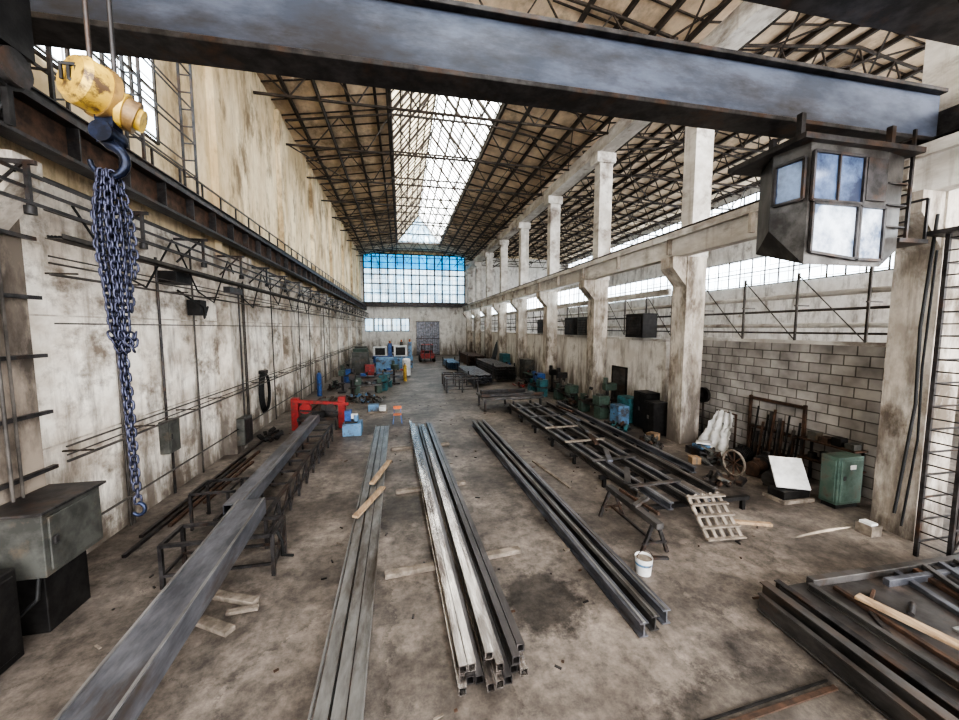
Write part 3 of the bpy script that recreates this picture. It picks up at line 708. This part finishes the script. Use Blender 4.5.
def enclosure(x,y,w,d,h,m):
    b=B('machine_tool_enclosure',(x,y,0))
    b.box((-w/2,-d/2,0),(w/2,d/2,h*.45),m);b.box((-w/2,-d/2+.2,h*.45),(w*.2,d/2,h*.85),'white')
    b.box((-w*.4,-d/2+.16,h*.5),(w*.1,-d/2+.2,h*.8),'black');b.box((w*.25,-d/2+.1,h*.45),(w*.45,d/2-.3,h),m)
    b.box((-w*.45,-d/2-.05,h*.1),(w*.45,-d/2,h*.14),'steel');b.cyl((w*.35,0,h),(w*.35,0,h*1.1),.12,'orange');b.done(.03)
def bench(x,y,rz_,w,d,h,m):
    b=B('workbench',(x,y,0),rz_)
    b.box((-w/2,-d/2,h-.08),(w/2,d/2,h),m)
    for sx in (-1,1):
        for sy in (-1,1): b.box((sx*(w/2-.06)-.05,sy*(d/2-.06)-.05,0),(sx*(w/2-.06)+.05,sy*(d/2-.06)+.05,h-.08),'steel')
    b.box((-w/2+.1,-d/2+.1,.3),(w/2-.1,d/2-.1,.35),'steel')
    b.box((-w*.3,-.15,h),(-w*.1,.15,h+.3),'blue');b.cyl((w*.2,0,h),(w*.2,0,h+.35),.12,'steel');b.box((w*.3,-.2,h),(w*.42,.1,h+.15),'red')
    b.done(.01)
def motor(x,y,z,rz_,r,m):
    b=B('electric_motor',(x,y,z),rz_)
    b.cyl((-r*1.3,0,r*1.15),(r*1.3,0,r*1.15),r,m,n=20)
    for k in range(6): b.cyl((-r+k*r*.4,0,r*1.15),(-r+k*r*.4+.03,0,r*1.15),r*1.08,m,n=20)
    b.cyl((r*1.3,0,r*1.15),(r*1.9,0,r*1.15),r*.2,'steel');b.box((-r*.9,-r*.9,0),(r*.9,r*.9,r*.25),m);b.box((-.3*r,-.3*r,r*2.1),(.4*r,.3*r,r*2.5),m)
    b.done()
def junk(name,cx,cy,w,d,h,n,seed,mats=('black','rust','steel','grey','rackst')):
    random.seed(seed);b=B(name)
    for i in range(n):
        u=random.uniform(-1,1);v=random.uniform(-1,1);zz=h*max(0,(1-u*u))*(1-v*v)*random.random()+.04
        x=cx+u*w/2;y=cy+v*d/2;a=random.uniform(0,3.14);l=random.uniform(.12,.5);m=random.choice(mats);t=random.uniform(-.02,.25)
        if i%3==0: b.cyl((x,y,zz+.08),(x+l*.5*math.cos(a),y+l*.5*math.sin(a),zz+.08+abs(t)*.5),random.uniform(.05,.14),m,n=10)
        else: b.bar((x,y,zz+.03),(x+l*math.cos(a),y+l*math.sin(a),zz+.03+abs(t)),random.uniform(.05,.22),random.uniform(.04,.16),m)
    b.done()
lathe(-3.2,35.5,20,'green');lathe(-1.6,38.0,80,'teal');drill(-4.2,33.5,0,'steel');drill(-.8,41,30,'green');bench(-3.4,40.5,0,3,1.2,1.0,'steel')
drill(-5.5,36.5,0,'green');lathe(-5.9,44,90,'blue');bench(-1.0,44.5,0,2.6,1.2,1.1,'woodg')
cabinet(-2.2,50,0,2.2,1.2,2.2,'lblue');cabinet(-5.2,50,0,2,1.2,2.9,'grey');enclosure(.2,58,2.8,1.6,3.9,'lblue');enclosure(-2.9,61,3,1.6,3.6,'blue')
cabinet(-5.9,57,0,2,1.2,3,'green');cabinet(-.2,53.5,0,1,.8,1.8,'lblue');cabinet(-3.9,47,10,1.1,.8,1.6,'red')
lathe(-4.0,54,10,'green');cabinet(-6.6,64,0,1.8,1.2,3.0,'grey');enclosure(-1.0,67,2.6,1.6,3.6,'grey')
junk('machined_parts_pile',-3.2,31.3,3.2,1.6,.7,60,21,('black','steel','lblue','rust','grey','plate'))
junk('machined_parts_pile',-6.6,38.8,.9,2.0,.9,40,22,('black','steel','green','rust'))
junk('machined_parts_pile',-7.0,21.6,.7,1.2,.5,24,23,('black','steel','rust'))
b=B('gas_cylinder',(.3,43.0,0));b.cyl((0,0,0),(0,0,1.7),.2,'yellow',n=20);b.cyl((0,0,1.7),(0,0,1.9),.2,'yellow',.08,n=20);b.cyl((0,0,1.9),(0,0,2.05),.06,'steel');b.done()
b=B('gas_cylinder',(-7.2,35,0));b.cyl((0,0,0),(0,0,1.9),.2,'blue',n=20);b.cyl((0,0,1.9),(0,0,2.1),.2,'blue',.08,n=20);b.cyl((0,0,2.1),(0,0,2.25),.06,'steel');b.done()
b=B('white_storage_tank',(0.5,47,0));b.cyl((0,0,.2),(0,0,2.1),.5,'white',n=24);b.sphere((0,0,2.1),.5,'white',sc=(1,1,.4))
for t in range(3): b.bar((.4*math.cos(t*2.1),.4*math.sin(t*2.1),0),(.4*math.cos(t*2.1),.4*math.sin(t*2.1),.3),.08,.08,'steel')
b.done()
b=B('stool',(-.35,23.9,0))
b.box((-.25,-.25,.55),(.25,.25,.6),'orange')
for sx in (-1,1):
    for sy in (-1,1): b.bar((sx*.28,sy*.28,0),(sx*.2,sy*.2,.55),.05,.05,'blue')
b.bar((-.2,.23,.6),(-.2,.26,1.05),.04,.04,'blue');b.bar((.2,.23,.6),(.2,.26,1.05),.04,.04,'blue');b.box((-.25,.23,.85),(.25,.27,1.05),'orange');b.done()
b=B('pallet_of_parts',(-1.8,27.5,0));b.box((-.7,-.5,.0),(.7,.5,.12),'woodg');b.box((-.6,-.4,.12),(.1,.3,.55),'lblue');b.box((.15,-.4,.12),(.6,.4,.4),'white');b.done(.01)
b=B('angle_steel_stock')
for k in range(5): b.bar((-6.6+k*.3,25.0,.3+.1*(k%2)),(-6.5+k*.3,32,.3+.1*(k%2)),.2,.12,'rust')
for y in (26,29.5,31.5): b.bar((-6.9,y,.1),(-5.1,y,.1),.18,.2,'woodg')
b.done()
b=B('forklift',(4.4,68,0))
b.box((-1.2,-1.6,.6),(1.2,1.8,1.5),'red');b.box((-1.0,.2,1.5),(1.0,1.8,1.9),'red')
for sx in (-1,1):
    for y in (-1.1,1.2): b.cyl((sx*1.0,y,.55),(sx*1.4,y,.55),.55,'rubber',n=20)
    b.bar((sx*.9,-1.2,1.5),(sx*.9,-1.0,3.0),.1,.1,'black');b.bar((sx*.9,.6,1.5),(sx*.9,.5,3.0),.1,.1,'black')
    b.bar((sx*.5,-1.8,.2),(sx*.5,-1.8,3.3),.14,.14,'steel');b.bar((sx*.5,-1.9,.2),(sx*.5,-3.0,.15),.16,.08,'steel')
b.box((-1.0,-1.3,3.0),(1.0,.7,3.1),'red');b.box((-.4,-.4,1.5),(.4,.3,1.9),'black');b.done(.03)
for (x0,x1,y0,y1,h) in ((4.0,6.9,34.2,36.0,1.3),(4.2,6.6,38.5,40,1.2)):
    b=B('steel_trestle')
    for x in (x0,(x0+x1)/2,x1):
        for y in (y0,y1): b.bar((x,y,0),(x,y,h),.12,.12,'steel')
        b.bar((x,y0,h),(x,y1,h),.12,.12,'steel')
    for y in (y0,y1): b.bar((x0,y,h),(x1,y,h),.14,.14,'steel');b.bar((x0,y,.3),(x1,y,.3),.08,.08,'steel')
    b.done()
random.seed(3)
for (x0,y0,y1,n,l,m) in ((7.2,38,48,7,3,'beam'),(10.4,40,52,7,5,'rackst'),(10.2,56,66,8,5,'rust'),(6.6,53,60,5,3,'lblue')):
    b=B('steel_stock_stack')
    for k in range(l):
        for i in range(n):
            b.tube((x0+i*.32,y0+random.uniform(-.4,.4),.35+k*.3),(x0+i*.32,y1+random.uniform(-.4,.4),.35+k*.3),.28,.27,m)
    for y in (y0+1.2,(y0+y1)/2,y1-1): b.bar((x0-.3,y,.1),(x0+n*.32,y,.1),.2,.2,'woodg')
    for xs in (x0-.3,x0+n*.32):
        for y in (y0+1.2,y1-1): b.bar((xs,y,0),(xs,y,.5+l*.3),.12,.12,'black')
    b.done()
# right side machines
cabinet(14.2,21.3,-90,1.4,.8,1.6,'teal');cabinet(13.3,20.9,-90,1.0,.7,1.2,'lblue');cabinet(14.3,19.7,-90,1.2,.9,2.2,'black');cabinet(13.9,18.3,-90,.9,.9,1.9,'black')
lathe(12.9,23.6,95,'green');lathe(13.0,28.3,95,'green');drill(14.4,24.0,90,'green');drill(13.8,30.8,90,'steel');drill(14.0,33,90,'black')
bench(13.8,38.5,90,3,1.2,1.1,'green');cabinet(14.2,41.5,-90,2,1,2.4,'grey');bench(13.8,48,90,3,1.2,1.1,'steel');cabinet(14.2,51,-90,2,1,2.4,'teal')
lathe(11.9,31.8,95,'teal');cabinet(12.8,33.7,-90,1.2,.8,1.7,'blue')
junk('scrap_machine_parts',12.4,25.9,1.2,.8,.8,40,31,('black','rust','steel','green'));junk('scrap_machine_parts',12.2,36,1.6,1.4,.8,40,32,('black','rust','steel','red'))
b=B('crumpled_tarpaulin')
random.seed(9)
vs=[];fs=[];n=18
for i in range(n+1):
    for j in range(n+1):
        u=i/n;v=j/n;z=1.9*(1-v)**1.1+.03
        fold=.05*math.sin(u*19+4*v)+.06*random.uniform(-1,1)
        vs.append((15.4-.8*v**1.3-fold*(.4+v),14.9+1.5*(u-.5)*(.6+.7*v)+.35+.06*random.uniform(-1,1),max(.02,z+.08*random.uniform(-1,1))))
for i in range(n):
    for j in range(n): a=i*(n+1)+j;fs.append((a,a+n+1,a+n+2,a+1))
b.add(vs,fs,'white',True);b.bar((15.5,14.7,0),(15.5,14.7,1.9),.06,.06,'rust');b.bar((15.5,15.8,0),(15.5,15.8,1.9),.06,.06,'rust');b.bar((15.5,14.7,1.88),(15.5,15.8,1.88),.06,.06,'rust');b.done()
b=B('foam_box');b.box((13.4,14.5,0),(14.2,15.4,.35),'steel');b.bar((13.5,14.4,.7),(14.3,15.3,.5),.6,.08,'white');b.box((13.6,14.6,.35),(14.1,15.2,.5),'lblue');b.done(.01)
for (x,y,a,s_) in ((13.1,17.4,20,.5),(12.7,14.0,-15,.38),(15.4,8.9,5,.3)):
    b=B('cardboard_box',(x,y,0),a);b.box((-s_/2,-s_/2,0),(s_/2,s_/2,s_*.8),'card')
    b.bar((-s_/2,-s_/2,s_*.8),(-s_*.8,-s_/2,s_*.95),.02,.02,'card');b.add([(-s_/2,-s_/2,s_*.8),(-s_/2,s_/2,s_*.8),(-s_*.85,s_/2,s_*.95),(-s_*.85,-s_/2,s_*.95)],[(0,1,2,3)],'card')
    b.box((-.03,-s_/2-.003,0),(.03,s_/2+.003,s_*.803),'woodg');b.done()
b=B('tool_rack')
for y in (11.9,14.3): b.bar((15.85,y,0),(15.85,y,2.9),.1,.1,'rust')
for z in (.6,1.5,2.8): b.bar((15.85,11.9,z),(15.85,14.3,z),.12,.1,'rust')
random.seed(12)
for k in range(14): b.bar((15.6,12.0+k*.16,0.05),(15.78,12.0+k*.16+random.uniform(-.1,.1),1.3+1.3*random.random()),.05+.05*(k%3),.05,('black','rust','rackst')[k%3])
b.done()
b=B('pedestal_fan')
b.cyl((15.5,16.7,0),(15.5,16.7,2.6),.05,'steel',n=8);b.cyl((15.5,16.7,0),(15.5,16.7,.06),.3,'black');b.cyl((15.4,16.7,2.5),(15.55,16.7,2.5),.4,'black',n=20);b.cyl((15.38,16.7,2.5),(15.4,16.7,2.5),.12,'steel',n=12);b.done()
for (x,y,r,m) in ((14.6,13.5,.34,'black'),(14.9,12.6,.33,'steel'),(14.1,12.3,.28,'rust'),(14.6,11.5,.34,'black'),(13.8,11.3,.28,'rackst')):
    motor(x,y,0,20,r,m)
b=B('parts_shelf')
for y in (9.9,11.6):
    for x in (15.4,15.9): b.bar((x,y,0),(x,y,1.7),.07,.07,'steel')
for z in (.9,1.65): b.box((15.35,9.8,z),(15.95,11.7,z+.05),'rust')
for k in range(4): b.cyl((15.65,10.1+k*.42,.95),(15.65,10.1+k*.42,1.15+.08*(k%3)),.14,('black','rust','steel')[k%3])
for k in range(4): b.box((15.45,9.9+k*.42,1.7),(15.8,10.2+k*.42,1.9+.1*(k%2)),('grey','black','rust')[k%3])
b.done()
junk('scrap_machine_parts',13.3,13.6,.8,.5,.6,26,33);junk('scrap_machine_parts',12.0,16.2,1.4,1.2,.5,36,34);junk('scrap_machine_parts',12.0,11.8,1.0,.8,.25,26,35)
junk('scrap_machine_parts',12.2,19.5,.8,1.6,.5,34,36,('black','rust','teal','steel'))
b=B('spoked_wheel',(13.1,12.4,0))
b.path([(0,.5*math.cos(t*.3927),.55+.5*math.sin(t*.3927)) for t in range(16)],.05,'woodg',6,True)
for t in range(4): b.bar((0,.5*math.cos(t*.785),.55+.5*math.sin(t*.785)),(0,-.5*math.cos(t*.785),.55-.5*math.sin(t*.785)),.05,.05,'rust')
b.done()
b=B('white_panel')
b.box((12.6,9.9,0),(13.9,10.7,.12),'woodg');b.box((12.7,10.0,.12),(13.8,10.6,.4),'black')
b.bar((13.2,10.1,.45),(13.6,10.8,1.3),1.0,.08,'white')
b.done(.01)
b=B('green_control_cabinet')
b.box((13.95,9.3,.15),(15.0,9.85,1.75),'gcab');b.box((13.91,9.36,.25),(13.95,9.8,1.65),'gcab');b.box((14.03,9.26,.25),(14.92,9.3,1.65),'gcab')
b.box((14.1,9.22,1.0),(14.2,9.26,1.15),'steel');b.box((14.0,9.35,0),(14.95,9.8,.15),'black');b.box((14.35,9.23,1.35),(14.6,9.26,1.5),'white');b.done(.015)
b=B('scrap_bin',(13.75,5.9,0))
b.cyl((0,0,0),(0,0,.5),.18,'grey',.22,n=20);b.cyl((0,0,.5),(0,0,.52),.24,'steel',n=20,cap=False);b.done()
b=B('waste_box',(13.3,8.0,0));b.box((-.2,-.2,0),(.2,.2,.3),'woodg');b.box((-.15,-.15,.3),(.1,.15,.36),'white');b.done()
b=B('caged_ladder')
for x in (13.2,14.6):
    for y in (6.3,6.9): b.bar((x,y,0),(x,y,8.3),.08,.08,'steel')
for k in range(27):
    z=.4+k*.3;b.bar((13.2,6.3,z),(13.2,6.9,z),.03,.03,'steel')
    if k%2==0:
        b.bar((13.2,6.3,z),(14.6,6.3,z),.04,.04,'steel');b.bar((13.2,6.9,z),(14.6,6.9,z),.04,.04,'steel')
for k in range(6):
    b.bar((13.2,6.3,.4+k*1.3),(14.6,6.3,1.7+k*1.3),.04,.04,'steel')
b.box((12.9,6.0,8.3),(14.9,7.2,8.4),'steel')
b.path([(13.5,7.3,8.9),(13.1,7.2,6),(13.2,7.2,4),(13.0,7.3,1.0)],.04,'rubber',6)
b.path([(13.6,7.3,8.0),(13.4,7.25,5),(13.5,7.25,3),(13.3,7.3,.6)],.03,'rubber',6)
b.done()
b=B('pipe_gallery')
for z,r in ((6.1,.09),(6.7,.05),(7.3,.10),(5.8,.04)):
    b.cyl((15.9,9,z),(15.9,YE-1,z),r,'concw' if r>.08 else 'cpipe',n=8)
y=10
while y<YE-1:
    b.bar((15.7,y,5.5),(15.7,y,8.2),.07,.07,'cpipe');b.bar((15.6,y,6.9),(16.3,y,6.9),.05,.05,'cpipe')
    if y<YE-4: b.bar((15.7,y,5.5),(15.7,y+2.4,8.1),.03,.03,'cpipe')
    y+=2.4
b.done()
for (y,m) in ((21.5,'black'),(28.5,'grey'),(31,'black'),(38,'grey')):
    b=B('wall_ventilation_unit',(15.0,y,5.4));b.box((-.5,-.9,0),(.5,.9,1.5),m);b.box((-.54,-.7,.2),(-.5,.7,1.3),'steel')
    for k in range(5): b.box((-.58,-.7,.3+k*.2),(-.54,.7,.34+k*.2),m)
    b.done(.01)
b=B('door_2');b.box((15.02,23.0,0),(15.09,24.6,3.2),'rackst');b.box((14.98,22.9,0),(15.09,23.0,3.3),'black');b.box((14.98,24.6,0),(15.09,24.7,3.3),'black');b.box((14.98,22.9,3.2),(15.09,24.7,3.3),'black');b.done()
b=B('leaning_steel_sheets')
for k in range(4): b.bar((13.4+.05*k,55.5+k*.5,.0),(14.6,55.5+k*.5,4.4-.3*k),.08,1.6,'black',up=(0,1,0))
b.done()
random.seed(11)
b=B('floor_debris')
for i in range(230):
    x=random.uniform(-6.5,12.5);y=random.uniform(5,34);a=random.uniform(0,3.14);l=random.uniform(.04,.18)
    b.bar((x,y,.012),(x+l*math.cos(a),y+l*math.sin(a),.012),.04,.02,random.choice(['rust','woodg','steel','black','steel']))
b.done()
# ------------------------------------------------------------ lights
w=bpy.data.worlds.new('sky');sc.world=w;w.use_nodes=True
w.node_tree.nodes['Background'].inputs[0].default_value=(.97,.98,1,1);w.node_tree.nodes['Background'].inputs[1].default_value=9.5
sl=bpy.data.lights.new('sunbeam_through_gate','SPOT');so=bpy.data.objects.new('sunbeam_through_gate',sl);sc.collection.objects.link(so)
sl.energy=90000;sl.color=(1,.9,.75);sl.spot_size=math.radians(2.7);sl.spot_blend=.3;sl.shadow_soft_size=.02
so.location=(24,8.95,2.2);so.rotation_euler=(Vector((12.2,8.15,0))-Vector((24,8.95,2.2))).to_track_quat('-Z','Y').to_euler()
sc.view_settings.look='AgX - High Contrast'
# ------------------------------------------------------------ camera
cam=bpy.data.cameras.new('camera');co=bpy.data.objects.new('camera',cam);sc.collection.objects.link(co);sc.camera=co
cam.sensor_width=36;cam.lens=36*375/959;cam.clip_start=.05;cam.clip_end=300
ps=math.radians(11.7);th=math.radians(4.88)
F=Vector((math.sin(ps)*math.cos(th),math.cos(ps)*math.cos(th),-math.sin(th)))
co.location=(0,0,6);co.rotation_euler=F.to_track_quat('-Z','Y').to_euler()
